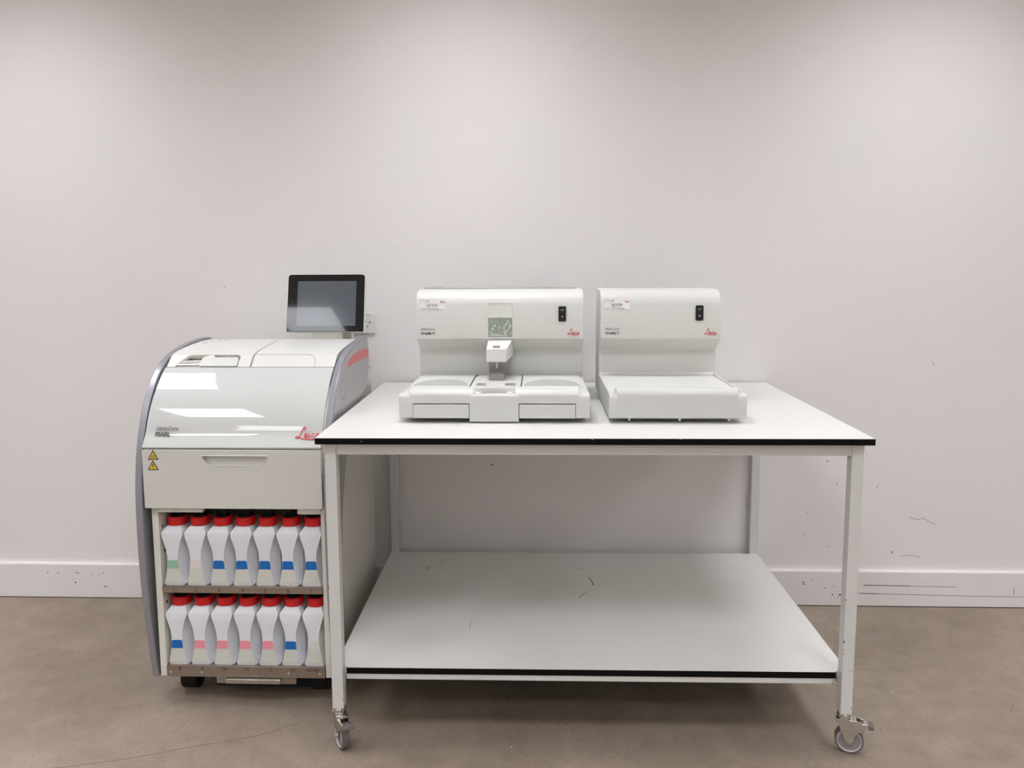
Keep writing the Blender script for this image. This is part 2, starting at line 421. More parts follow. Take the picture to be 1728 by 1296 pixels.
# wall socket
so = thing('wall_socket', 'white double wall socket on the wall, half hidden behind the black touchscreen', 'socket', (-.857, 0, 1.10))
sp = MB().flat(rrect(-.93, -.786, 1.10, 1.183, .006), (0, 0, 0), FX, FZ, .009)
sp.build('faceplate', 'white', so, bevel=.002)
for cx in (-.817, -.899):
    for q in ((-.0085,-.0045,1.145,1.153),(.0085,.0125,1.140,1.148),(-.002,.004,1.126,1.1295)):
        MB().box(cx+q[0], cx+q[1], -.0096, -.0085, q[2], q[3]).build('pin_hole', 'blackm', so)
for a in (-.870, -.854): MB().box(a, a+.008, -.012, -.008, 1.150, 1.168).build('rocker_switch', 'white', so, bevel=.001)
mk = MB()
for i in range(5): mk.box(-.825+i*.0045, -.8215+i*.0045, -.0094, -.0088, 1.1725, 1.1745)
mk.build('maker_print', 'txtg', so)

# ================================================================ table
TD = .9732; TB = -.0151; TF = TB-TD; TT = .9061
LW = .0315
tb = thing('trolley_table', 'long white-topped work table with black edges, grey steel frame, lower shelf and casters', 'table', (0, -.5017, 0), .0081)
top = MB().box(-.7485, .7485, TF+.0015, TB-.0015, TT-.0172, TT-.0008)
top.box(-.7495, .7495, TF+.0006, TB-.0006, TT-.0009, TT)
for cx, w in ((-.69,.02),(-.003,.012),(.13,.008),(.22,.01),(.52,.008)):
    top.flat(blob(cx, -.25, w, .0018), (0, TF+.0006, TT+.2495), FX, FZ, .0002, 0)
tt_ = top.build('tabletop', 'lam', tb)
eb = MB().box(-.75, .75, TF, TF+.004, TT-.0178, TT-.0007).box(-.75, .75, TB-.004, TB, TT-.0178, TT-.0007)
eb.box(-.75, -.746, TF+.004, TB-.004, TT-.0178, TT-.0007).box(.746, .75, TF+.004, TB-.004, TT-.0178, TT-.0007)
for cx, cz, w, h, ro in ((-.623, TT-.009, .004, .0016, -.5), (.0, TT-.003, .006, .0015, 0), (.235, TT-.0015, .006, .001, 0)):
    eb.flat(blob(cx, cz, w, h, ro), (0, TF, 0), FX, FZ, .0002, 1)
eb.build('edge_band', ['edge', 'white'], tt_)
tag(bpy.data.objects['edge_band'], 'black edge band')
LX = .73; yl = TF+.02; yr1 = TB+.0015; yr0 = yr1-LW
rz1 = TT-.018; rz0 = .8549
rl = MB()
rl.box(-LX+LW, LX-LW, yl+.0015, yl+.0265, rz0, rz1)
rl.box(-LX+LW, LX-LW, yr1-.0265, yr1-.0015, rz0, rz1)
rl.box(-LX+.0015, -LX+.0265, yl+LW, yr0, rz0, rz1); rl.box(LX-.0265, LX-.0015, yl+LW, yr0, rz0, rz1)
rl.build('top_rail', 'frame', tb, bevel=.0015)
FLZ = .1167
chips = {(-1, 0): [(-.728,.84,.003,.004),(-.7285,.795,.002,.004),(-.7295,.475,.002,.010),(-.7,.145,.003,.005)],
         (1, 0): [(.7,.33,.004,.010),(.7,.295,.003,.004),(.703,.305,.003,.003),(.70,.45,.003,.006),(.728,.47,.002,.004),(.726,.245,.003,.003),(.719,.245,.004,.002),(.702,.175,.003,.003),(.701,.155,.003,.003),(.727,.135,.003,.004),(.700,.64,.002,.003)]}
for sx in (-1, 1):
    for back in (0, 1):
        x0 = -LX if sx < 0 else LX-LW; y0 = yr0 if back else yl
        lg = MB().box(x0, x0+LW, y0, y0+LW, FLZ, rz1)
        for cx, cz, w, h in chips.get((sx, back), []):
            lg.flat(blob(cx, cz, w, h), (0, y0, 0), FX, FZ, .0003, 1)
        lg.build('leg', ['frame', 'scuff'], tb, bevel=.0022)
# shelf
SZ = .224; ST = .0185; sf = yl+.0303; sb = yr0
n1 = LX-LW-.004
def shelf_poly(e=0.):
    return [(-n1-e, sf-e), (n1+e, sf-e), (n1+e, sf+.006), (LX+e, sf+.006), (LX+e, sb+e), (-LX-e, sb+e), (-LX-e, sf+.006), (-n1-e, sf+.006)]
sh = MB().prism(shelf_poly(-.0008), SZ-ST+.0004, SZ, 'z')
def smark(pts, w, mi=1): sh.ribbon(pts, w, (0, 0, SZ), EX, EY, .0003, mi)
smark([(-.565,-.225),(-.552,-.20)], .003); smark([(.045,-.29),(.055,-.335),(.056,-.36)], .003); smark([(.0,-.465),(.012,-.44),(.028,-.42)], .0018, 1)
smark([(.03,-.22),(.0,-.20)], .0018, 2); smark([(-.36,-.70),(-.361,-.64)], .0018, 2); smark([(-.52,-.15),(-.515,-.13)], .002, 2); smark([(-.46,-.29),(-.457,-.285)], .003, 2)
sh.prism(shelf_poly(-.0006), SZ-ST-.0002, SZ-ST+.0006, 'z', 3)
shelf = sh.build('shelf', ['lam', 'scuff', 'scuffl', 'under'], tb)
seb = MB()
pp = shelf_poly(0)
seb.box(-n1, n1, sf, sf+.003, SZ-ST, SZ-.0006).box(-LX, -LX+.003, sf+.006, sb, SZ-ST, SZ-.0006).box(LX-.003, LX, sf+.006, sb, SZ-ST, SZ-.0006)
seb.build('edge_band', 'edge', shelf)
z0 = SZ-ST-.0175; z1 = SZ-ST-.0006
sr = MB()
sr.box(-LX+LW+.002, LX-LW-.012, sf+.002, sf+.022, z0, z1); sr.box(-LX+LW, LX-LW, sb-.03, sb-.008, z0, z1)
sr.box(-LX+.004, -LX+.027, yl+LW, yr0, z0, z1); sr.box(LX-.027, LX-.004, yl+LW, yr0, z0, z1)
srl = sr.build('shelf_rail', 'frame', tb, bevel=.0012)
MB().cyl((LX-LW-.012, sf+.002, z0+.006), (LX-LW-.002, sf-.006, z0+.001), .0045, .003, 12).build('rail_bolt', 'zinc', srl)
# casters (built about the leg foot, swivel direction +x)
def caster(cx, cyy, ang):
    X = Matrix.Translation((cx, cyy, 0)) @ Matrix.Rotation(ang, 4, 'Z')
    b = MB(); b.xf = X
    b.cyl((0, 0, .1035), (0, 0, .1145), .0185, .0175, 28); b.cyl((0, 0, .1145), (0, 0, .1170), .0145, .013, 20)
    b.cyl((0, 0, .1000), (0, 0, .1035), .0165, .0165, 28)
    poly = [(-.0195,.0995),(-.0195,.092),(-.013,.082),(.001,.048),(.006,.035),(.013,.029),(.021,.029),(.027,.037),(.0285,.052),(.033,.063),(.040,.069),(.052,.070),(.056,.085),(.045,.0915),(.025,.0975),(.012,.0995)]
    for s in (-1, 1): b.prism(poly, s*.0145-.0011, s*.0145+.0011, 'y')
    b.prism([(-.0195,.0985),(-.0195,.101),(.014,.101),(.028,.0985),(.028,.096)], -.0156, .0156, 'y')
    b.box(-.0205, -.0185, -.0156, .0156, .090, .1005)
    b.box(-.014, -.010, -.0185, .0185, .0995, .1010)
    fk = b.build('caster', 'chrome', tb, bevel=.0006, segs=1)
    w = MB(); w.xf = X
    w.ring((.0165, -.0115, .038), (.0165, .0115, .038), .0378, .0315, 40, 0)
    w.ring((.0165, -.0122, .038), (.0165, .0122, .038), .0322, .0305, 40, 1)
    w.cyl((.0165, -.0085, .038), (.0165, .0085, .038), .0308, None, 40, 2)
    w.cyl((.0165, -.0115, .038), (.0165, .0115, .038), .011, None, 24, 2)
    w.build('wheel', ['tyre', 'white', 'hub'], fk, bevel=.0012)
    a = MB(); a.xf = X
    a.cyl((.0165, -.0185, .038), (.0165, .0185, .038), .0055, None, 6, 0); a.cyl((.0165, -.0205, .038), (.0165, .0205, .038), .003, None, 12, 0)
    a.build('axle', 'zinc', fk)
    a = MB(); a.xf = X; a.cyl((.022, -.0172, .0885), (.022, .0172, .0885), .0028, None, 12, 0)
    a.build('pivot_pin', 'zinc', fk)
    p = MB(); p.xf = X
    bar = [(.026,.0975),(.026,.1005),(.040,.0985),(.064,.0905),(.064,.0855),(.05,.0885)]
    for s in (-1, 1): p.prism(bar, s*.0125-.0012, s*.0125+.0012, 'y')
    p.prism([(.052,.0935),(.052,.0955),(.064,.0915),(.064,.0885)], -.0125, .0125, 'y')
    p.prism([(.026,.0975),(.026,.1005),(.034,.0995),(.034,.0965)], -.0125, .0125, 'y')
    p.prism([(.063,.0925),(.077,.0905),(.079,.086),(.076,.0825),(.063,.0815)], -.0155, .0155, 'y', 1)
    p.build('brake_pedal', ['chrome', 'tyre'], fk, bevel=.0008, segs=1)
hw = LW/2
caster(-LX+hw, yl+hw, math.radians(-58)); caster(LX-hw, yl+hw, math.radians(-18))
caster(-LX+hw, yr1-hw, math.radians(-120)); caster(LX-hw, yr1-hw, math.radians(-150))

# ================================================================ tissue processor
tp = thing('tissue_processor', 'tall white floor-standing machine with silver side fins, touchscreen and bottle shelves', 'laboratory machine', (-1.0625, -.45, 0))
# --- body shell
prof = [(-.77,.092),(-.77,.80),(-.752,.86),(-.72,.93),(-.67,.985),(-.60,1.025),(-.5,1.07),(-.3,1.085),(-.19,1.07),(-.113,1.022),(-.105,1.0),(-.105,.092)]
sl = MB().prism(prof, -1.325, -1.305, 'x')
for yy, zz in ((-.748,.57),(-.742,.49),(-.738,.412),(-.748,.325),(-.742,.245)):
    sl.box(-1.3052, -1.3040, yy-.003, yy+.003, zz-.005, zz+.005, 1)
sl.build('side_panel', ['cream', 'blackm'], tp, bevel=.0015)
MB().prism(prof, -.803, -.785, 'x').build('side_panel', 'cream', tp, bevel=.0015)
MB().box(-1.305, -.803, -.125, -.106, .10, 1.02).build('back_panel', 'cream', tp)
MB().box(-1.305, -.803, -.755, -.125, .628, .64).build('upper_plate', 'cream', tp)
MB().box(-1.305, -1.165, -.772, -.755, .622, .634).build('front_strip', 'cream', tp)
MB().box(-.873, -.803, -.772, -.755, .618, .634).build('front_strip', 'cream', tp)
# rear housing seam at right
MB().box(-.7852, -.7842, -.15, -.106, .981, .983).build('housing_seam', 'txtg', tp)
MB().box(-1.305, -.803, -.40, -.39, .127, .628).build('inner_back', 'cream', tp)
# --- side fins
FR = [(-.752,.079),(-.765,.15),(-.776,.231),(-.788,.33),(-.794,.42),(-.797,.51),(-.797,.60),(-.794,.68),(-.787,.74),(-.776,.80),(-.762,.849),(-.742,.90),(-.716,.95),(-.690,.985),(-.660,1.018),(-.62,1.050),(-.57,1.075),(-.50,1.094),(-.42,1.106),(-.33,1.112),(-.26,1.111),(-.240,1.104),(-.233,1.085)]
RR = [(-.232,1.04),(-.238,.985),(-.262,.952),(-.31,.925),(-.38,.895),(-.46,.855),(-.53,.805),(-.585,.75),(-.63,.67),(-.662,.58),(-.676,.48),(-.678,.38),(-.672,.286),(-.664,.203),(-.69,.10),(-.70,.079)]
ff = smooth2(FR, 3)
def fin(x0, x1):
    return MB().prism(ff+RR, x0, x1, 'x')
fin(-1.361, -1.340).build('side_fin', 'silver', tp, bevel=.003, segs=3)
fr_ = fin(-.785, -.765).build('side_fin', ['silver'], tp, bevel=.003, segs=3)
XO = -.7649
def oside(pts, name, m, th=.0006, parent=fr_):
    return MB().prism(pts, XO-.0003, XO+th, 'x').build(name, m, parent)
inner = []
for i, (a, b) in enumerate(ff):
    p = ff[max(i-1, 0)]; q = ff[min(i+1, len(ff)-1)]; dx, dy = q[0]-p[0], q[1]-p[1]; l = math.hypot(dx, dy)
    inner.append((a+dy/l*.009, b-dx/l*.009))
oside(inner+[(a+(-.006), b) if a > -.5 else (a-.004, b) for a, b in RR], 'side_cover', 'silver2', .0016)
oside([(-.240,1.067),(-.32,1.073),(-.40,1.075),(-.469,1.070),(-.527,1.059),(-.556,1.040),(-.50,1.040),(-.431,1.041),(-.33,1.040),(-.240,1.038)], 'accent_stripe', 'red', .0026)
MB().cyl((XO, -.607, .956), (XO+.004, -.607, .956), .017, .016, 28).build('lock', 'silver', fr_, bevel=.001)
# --- glossy lid (curved sheet)
LP = [(-.778,.8245),(-.7865,.8245),(-.787,.829),(-.7815,.836),(-.7725,.848),(-.7600,.865),(-.7470,.895),(-.7322,.923),(-.7145,.950),(-.6985,.970),(-.6705,1.000),(-.6365,1.030),(-.613,1.0470)]
lo = smooth2(LP[2:], 6)
lpoly = LP[:2]+lo
inn = [(a+.012, b-.010) for a, b in lo[::-1]]
lid = MB().prism(lpoly+[(-.603,1.038)]+inn[2:-1]+[(-.775,.835)], -1.3345, -.7915, 'x').build('lid', 'gloss', tp, bevel=.0016, segs=2, smooth=25)
# lettering on the lid : tangent plane at z~.87
p0 = Vector((0, -.7660, .857)); up_ = Vector((0, .0163, .030)).normalized()
nrm = Vector((1, 0, 0)).cross(up_)
o0 = Vector((-1.3005, p0.y, p0.z))+nrm*.0016
text('model_lettering', [('HistoCore', .0, .0185, .0125, .066)], 'txtg', lid, o0, FX, up_, bold=.035)
text('model_lettering', [('PEARL', .0, .0, .0130, .046)], 'txtd', lid, o0+Vector((-.002, 0, 0)), FX, up_, bold=.04)
logo(lid, Vector((-.872, -.7700, .8515))+nrm*.0016, FX, Vector((0, .0163, .030)), .077)
# --- lower drawer with recessed grip
out = rrect(-1.3345, -.7905, .640, .821, .004, 3)
grip = [(-1.152,.8035),(-.952,.8035),(-.957,.789),(-.965,.779),(-.978,.7725),(-1.126,.7725),(-1.139,.779),(-1.147,.789)]
df = plate_with_hole(out, grip[::-1], lambda a, b: (a, -.790, b), lambda a, b: (a, -.776, b))
dr = df.build('drawer', 'shell', tp, bevel=.0025, segs=3)
gi = MB(); sc = [(-1.150,.802),(-.954,.802),(-.959,.787),(-.967,.776),(-.978,.7725),(-1.126,.7725),(-1.137,.776),(-1.145,.787)]
gi.prism(grip, -.776, -.772, 'y')
gi.build('grip_recess', 'shell', dr)
# frame lip of the grip
rim = MB()
g2 = grip+[grip[0]]
for i in range(len(grip)):
    a, b = grip[i], grip[(i+1) % len(grip)]
    rim.tube([(a[0], -.7902, a[1]), (b[0], -.7902, b[1])], .0016, 8)
rim.build('grip_rim', 'shell', dr)
def tri_sign(cx, cz, kind):
    w, h = .033, .030
    m = MB().flat([(-w/2, 0), (w/2, 0), (0, h)], (cx, -.7902, cz), FX, FZ, .0005, 0)
    m.flat([(-w/2+.0042, .0025), (w/2-.0042, .0025), (0, h-.005)], (cx, -.7902, cz), FX, FZ, .0009, 1)
    if kind:
        m.flat([(-.0011, .0095), (.0011, .0095), (.0015, .0195), (-.0015, .0195)], (cx, -.7902, cz), FX, FZ, .0013, 0)
        m.flat(blob(0, .0065, .003, .003), (cx, -.7902, cz), FX, FZ, .0013, 0)
    else:
        for dx in (-.004, 0, .004):
            m.ribbon([(dx, .007), (dx+.0012, .0095), (dx-.0008, .012), (dx+.0006, .0145)], .0010, (cx, -.7902, cz), FX, FZ, .0013, 0)
        m.box(cx-.007, cx+.007, -.7915, -.7902, cz+.0045, cz+.0056, 0)
    return m.build('warning_sticker', ['black', 'yellow'], dr)
tag(tri_sign(-1.300, .7905, 0), 'yellow hot-surface triangle'); tag(tri_sign(-1.3015, .759, 1), 'yellow exclamation triangle')
# --- top covers
A = Vector((0, -.607, 1.0480)); B = Vector((0, -.565, 1.083)); nb = Vector((1, 0, 0)).cross((B-A).normalized())
def band(u_, t, d=0.): p = A.lerp(B, t); return (u_, p.y+nb.y*-d, p.z+nb.z*-d)
arc = [(-.565,1.083),(-.53,1.0905),(-.48,1.096),(-.42,1.101),(-.34,1.105),(-.26,1.103),(-.18,1.09),(-.13,1.072),(-.108,1.05)]
def topcover(x0, x1): return arc+[(-.108,1.03),(-.2,1.06),(-.34,1.085),(-.5,1.075),(-.555,1.066)]
# left (retort) cover: band with open notch + arched roof
lc = MB()
notch = [(-1.105,0),(-1.1055,.80),(-1.109,.90),(-1.118,.955),(-1.262,.955),(-1.277,.86),(-1.292,.55),(-1.303,.20),(-1.3075,0)]
outl = [(-1.3345,0)]+notch[::-1]+[(-1.0655,0),(-1.0655,1),(-1.3345,1)]
n = len(outl)
bm = bmesh.new(); vv = [bm.verts.new((a, b, 0)) for a, b in outl]
ee = [bm.edges.new((vv[i], vv[(i+1) % n])) for i in range(n)]
bmesh.ops.triangle_fill(bm, edges=ee, use_beauty=True, use_dissolve=False); bm.verts.index_update()
tr = [[v.index for v in q.verts] for q in bm.faces]; bm.free()
lc.add([band(a, b) for a, b in outl]+[band(a, b, .012) for a, b in outl],
       tr+[[i+n for i in t][::-1] for t in tr]+[[i, (i+1) % n, n+(i+1) % n, n+i] for i in range(n)])
lc.prism(topcover(0, 0), -1.3345, -1.0655, 'x')
lco = lc.build('retort_cover', 'shell', tp, bevel=.0012, segs=2, smooth=30)
rc = MB()
rc.add([band(a, b) for a, b in ((-1.0595,0),(-.7915,0),(-.7915,1),(-1.0595,1))]+[band(a, b, .012) for a, b in ((-1.0595,0),(-.7915,0),(-.7915,1),(-1.0595,1))],
       [(0,1,2,3),(7,6,5,4),(0,4,5,1),(1,5,6,2),(2,6,7,3),(3,7,4,0)])
rc.prism(topcover(0, 0), -1.0595, -.7915, 'x')
rco = rc.build('station_cover', 'shell', tp, bevel=.0012, segs=2, smooth=30)
# fine panel line on the right cover and crease
pl = MB()
ln = [(-1.058, .985), (-.892, .985), (-.878, .94), (-.866, .82), (-.860, .62), (-.857, .3), (-.857, .02)]
pl2 = smooth2(ln, 4)
pl.tube([band(a, b, -.0001) for a, b in pl2], .0007, 6)
pl.build('panel_line', 'txtg', rco)
sm = MB(); sm.prism([(a-.001, b-.006) for a, b in [(-.605,1.0475)]+arc]+[(-.13,1.03),(-.5,1.04),(-.60,1.03)], -1.0655, -1.0595, 'x')
sm.build('cover_seam', 'grey', tp)
# recess bucket & handle
rb = MB()
rb.box(-1.3100, -1.102, -.592, -.586, 1.005, 1.060); rb.box(-1.3100, -1.102, -.586, -.545, 1.058, 1.064)
rb.box(-1.3100, -1.102, -.604, -.58, 1.016, 1.030)
rb.build('handle_recess', 'cream', lco)
mt = MB().box(-1.300, -1.226, -.6035, -.598, 1.0465, 1.0475).box(-1.300, -1.226, -.6, -.5935, 1.030, 1.050)
mt.cyl((-1.30, -.602, 1.053), (-1.225, -.602, 1.055), .0022, None, 10)
mt.build('latch_rod', 'chrome', lco)
hd = [(-1.226,.004),(-1.229,.35),(-1.227,.62),(-1.220,.80),(-1.210,.88),(-1.194,.90),(-1.190,.86),(-1.188,.72),(-1.165,.70),(-1.160,.74),(-1.150,.69),(-1.142,.75),(-1.131,.69),(-1.123,.74),(-1.114,.72),(-1.109,.62),(-1.107,.3),(-1.107,.004)]
hm = MB(); n = len(hd)
hm.add([band(a, b, -.0035) for a, b in hd]+[band(a, b, .0090) for a, b in hd],
       [list(range(n))[::-1], list(range(n, 2*n))]+[[i, (i+1) % n, n+(i+1) % n, n+i] for i in range(n)])
hm.build('lid_handle', 'shell2', lco, bevel=.0010, segs=2, smooth=22)
# small hinge strip on top at the back left
hs = MB()
for i in range(5):
    x = -1.305+i*.013; hs.box(x, x+.011, -.40+i*.03, -.385+i*.03, 1.1022+.0008*min(i, 2), 1.1052+.0008*min(i, 2))
hs.build('hinge_strip', 'cream', lco)
# --- bottle shelves
NUMX = [-1.306+.0359+i*.0718 for i in range(7)]
s1 = MB().box(-1.3045, -.8035, -.774, -.7725, .3655, .386).box(-1.3045, -.8035, -.774, -.40, .3835, .3855)
s1o = s1.build('bottle_shelf', 'steel', tp, bevel=.0006, segs=1)
text('shelf_numbers', [(str(i+1), NUMX[i]-.002+(.004 if i == 0 else 0), 0, .0115, None) for i in range(7)], 'blackm', s1o, (0, -.7742, .3705), FX, FZ)
s2 = MB().box(-1.3045, -.8035, -.774, -.7725, .0925, .1275).box(-1.3045, -.8035, -.774, -.40, .125, .127)
s2o = s2.build('bottle_shelf', 'steel', tp, bevel=.0006, segs=1)
text('shelf_numbers', [(s_, NUMX[i]-.001-(.004 if len(s_) > 1 else 0)-(.014 if i == 6 else 0)+(.006 if i < 6 else -.004), 0, .0105, .041 if i == 6 else None) for i, s_ in enumerate(('8','9','10','11','12','13','COND'))],
     'blackm', s2o, (0, -.7742, .1140), FX, FZ)
for x in (-1.291, -1.193, -.919, -.8205): MB().cyl((x, -.7742, .107), (x, -.7757, .107), .0036, .003, 14).build('screw', 'screw', s2o)
for x in (-1.0065, -.9945): MB().box(x, x+.001, -.7743, -.774, .093, .120).build('plate_joint', 'txtd', s2o)
# drip tray under the shelf
tr_ = MB().box(-1.150, -.898, -.768, -.76, .068, .0915).build('drip_tray', 'steel', tp, bevel=.001, segs=1)
MB().box(-1.115, -.943, -.784, -.768, .076, .0905).build('tray_handle', 'zinc', tr_, bevel=.0015)
ub = MB().box(-1.18, -.81, -.70, -.16, .022, .090).box(-1.30, -.81, -.68, -.16, .075, .0915)
ub.build('underbody', 'blackm', tp)
for x in (-1.272, -.845):
    for yy in (-.665, -.19):
        MB().cyl((x-.024, yy, .041), (x+.024, yy, .041), .041, None, 32).cyl((x-.012, yy, .05), (x-.012, yy, .051), .001).box(x-.028, x+.028, yy-.03, yy+.03, .062, .092).build('wheel', 'blackm', tp, bevel=.004)
# black suction connectors above the caps
for row, zc in ((0, .5985),):
    for x in NUMX:
        MB().tube([(x+.004, -.722, zc+.0002), (x+.007, -.715, zc+.010), (x+.012, -.70, zc+.022), (x+.018, -.67, zc+.026)], .0095, 12).build('suction_connector', 'blackm', tp)
for x in NUMX:
    MB().tube([(x+.004, -.722, .3402), (x+.007, -.712, .352), (x+.012, -.69, .368), (x+.014, -.65, .372)], .0095, 12).build('suction_connector', 'blackm', tp)
# --- touchscreen monitor
tl = math.atan2(.05, .206); mu = Vector((0, math.sin(tl), math.cos(tl)))
MX0, MX1 = -1.059, -.7765; MH = .212; mo = Vector((0, -.250, 1.1285))
mon = MB().flat(rrect(MX0, MX1, 0, MH, .011, 5, (0, 0, 1, 1)), mo+Vector((0, .030, -.007)), FX, mu, .031)
mno = mon.build('monitor', 'white', tp, bevel=.002)
MB().flat(rrect(MX0, MX1, 0, MH, .011, 6, (0, 0, 1, 1)), mo, FX, mu, .0035).build('bezel', 'glassb', mno, bevel=.0012)
nn = Vector((1, 0, 0)).cross(mu)
MB().flat([(-1.023, .0215), (-.8065, .0215), (-.8065, .187), (-1.023, .187)], mo+nn*.0036, FX, mu, .0004).build('screen', 'lcd', mno)
nk = MB().box(-.972, -.858, -.236, -.15, 1.088, 1.145); nk.box(-.972, -.835, -.19, -.15, 1.088, 1.15)
nk.build('monitor_stand', 'cream', mno, bevel=.0015)

# ================================================================ bottles
def half(z):
    P = [(0,.0265),(.006,.0285),(.015,.0270),(.035,.0225),(.06,.0183),(.09,.0165),(.115,.0190),(.14,.0260),(.163,.0335),(.168,.0335),(.182,.0225)]
    for (a, b), (c, d) in zip(P, P[1:]):
        if z <= c: return b+(d-b)*(z-a)/(c-a)
    return P[-1][1]
HB = .0345; BD = .19
def bottle_body():
    zs = [0,.003,.010,.018,.027,.036,.048,.06,.075,.09,.103,.115,.128,.14,.152,.163,.168,.174,.180,.1835]
    mb = MB(); rings = []
    for z in zs:
        h = half(z)
        if z <= .003: k = .90+.1*z/.003
        else: k = 1
        if z > .168: q = (z-.168)/.0155; hb = HB-(HB-.024)*q; dd = BD-.06*q; y0 = .004+.016*q
        else: hb = HB*k; dd = BD; y0 = .0 if z > .003 else .003
        if z > .152 and z <= .168: y0 = .001+.003*(z-.152)/.016
        # flat front face half width h, then curves to full half width hb over depth
        gd = .045 if .02 < z < .15 else .045*max(.12, 1-abs((z-.02) if z < .02 else (z-.15))/.02)
        gd = max(gd, .006)
        side = [(h, y0), (h+(hb-h)*.12, y0+gd*.22), (h+(hb-h)*.40, y0+gd*.62), (h+(hb-h)*.82, y0+gd*.92), (hb, y0+gd*1.12), (hb, dd-.008), (hb-.008, dd)]
        if hb < h: side = [(hb, y0)]*1+[(hb, y0+i*.004) for i in range(1, 5)]+[(hb, dd-.008), (hb-.008, dd)]
        rings.append([(a, b, z) for a, b in side]+[(-a, b, z) for a, b in side[::-1]])
    n = len(rings[0]); vs = [p for r_ in rings for p in r_]; fs = []
    for k in range(len(rings)-1):
        for i in range(n):
            j = (i+1) % n; fs.append((k*n+i, k*n+j, (k+1)*n+j, (k+1)*n+i))
    fs.append(list(range(n))); fs.append(list(range((len(rings)-1)*n, len(rings)*n))[::-1])
    mb.add(vs, fs); mb.cyl((0, .047, .178), (0, .047, .188), .0245, .0245, 32)
    return mb
def bottle_label():
    zs = [.0125,.018,.024,.030,.036,.042,.048,.0545]; mb = MB()
    Lp = [(-half(z)+.0004, z) for z in zs]; Rp = [(half(z)-.0004, z) for z in zs[::-1]]
    mb.flat(Lp+Rp, (0, .0002, 0), FX, FZ, .0009); return mb
def bottle_tab():
    w = .0158
    pts = [(-half(.055)+.001, .055)]+[(half(.055)-.001, .055)]+[(half(.066)-.0008, .066), (half(.078)-.001, .0785), (w-.003, .0815), (-w+.003, .0815), (-half(.078)+.001, .0785), (-half(.066)+.0008, .066)]
    return MB().flat(pts, (0, .0002, 0), FX, FZ, .0011)
def bottle_cap():
    mb = MB(); n = 40
    mb.cyl((0, .047, .1845), (0, .047, .208), .0292, .0288, n, 0); mb.cyl((0, .047, .208), (0, .047, .2105), .0288, .0265, n, 0)
    mb.cyl((0, .047, .2105), (0, .047, .2125), .0240, .0225, n, 1)
    return mb
tabs = ['green','rose','blue','blue','blue','blue','blue','blue','pink','pink','pink','pink','blue','white']
desc = ['pale green tab, above number 1, leftmost on the upper shelf', 'off-white tab, above number 2 on the upper shelf', 'blue tab, above number 3 on the upper shelf',
 'blue tab, above number 4 on the upper shelf', 'blue tab, above number 5 on the upper shelf', 'blue tab, above number 6 on the upper shelf', 'blue tab, above number 7 on the upper shelf',
 'blue tab, above number 8 on the lower shelf', 'pink tab, above number 9 on the lower shelf', 'pink tab, above number 10 on the lower shelf', 'pink tab, above number 11 on the lower shelf',
 'pink tab, above number 12 on the lower shelf', 'blue tab, above number 13 on the lower shelf', 'white tab, above the word COND, lower shelf']
BY = -.7665
b0 = thing('reagent_bottle', '', 'bottle', (NUMX[0], BY, .386), 0, 'reagent bottles on the machine shelves'); b0['org'] = (0, 0, 0)
bo = bottle_body().build('bottle_body', 'bottle', b0, bevel=0, smooth=50)
bl = bottle_label().build('label_panel', 'blabel', b0)
bt = bottle_tab().build('colour_tab', 'green', b0)
bc = bottle_cap().build('cap', ['cap', 'blackm'], b0, bevel=.0012)
tabmesh = {'green': bt.data}
for c_ in ('rose', 'blue', 'pink', 'white'):
    me = bt.data.copy(); me.materials.clear(); me.materials.append(M[c_]); tabmesh[c_] = me
for i in range(14):
    if i == 0: o = b0; parts = [bo, bl, bt, bc]
    else:
        o = b0.copy(); C.objects.link(o); parts = []
        for ch in (bo, bl, bt, bc):
            c2 = ch.copy(); C.objects.link(c2); c2.parent = o; parts.append(c2)
    parts[2].data = tabmesh[tabs[i]]
    parts[2]['label'] = {'green': 'pale green tab', 'rose': 'off-white tab', 'blue': 'blue tab', 'pink': 'pink tab', 'white': 'white tab'}[tabs[i]]
    o.location = (NUMX[i % 7]+(0.0005 if i < 7 else .0), BY, .3858 if i < 7 else .1273)
    o['label'] = 'red-capped white bottle with ' + desc[i]

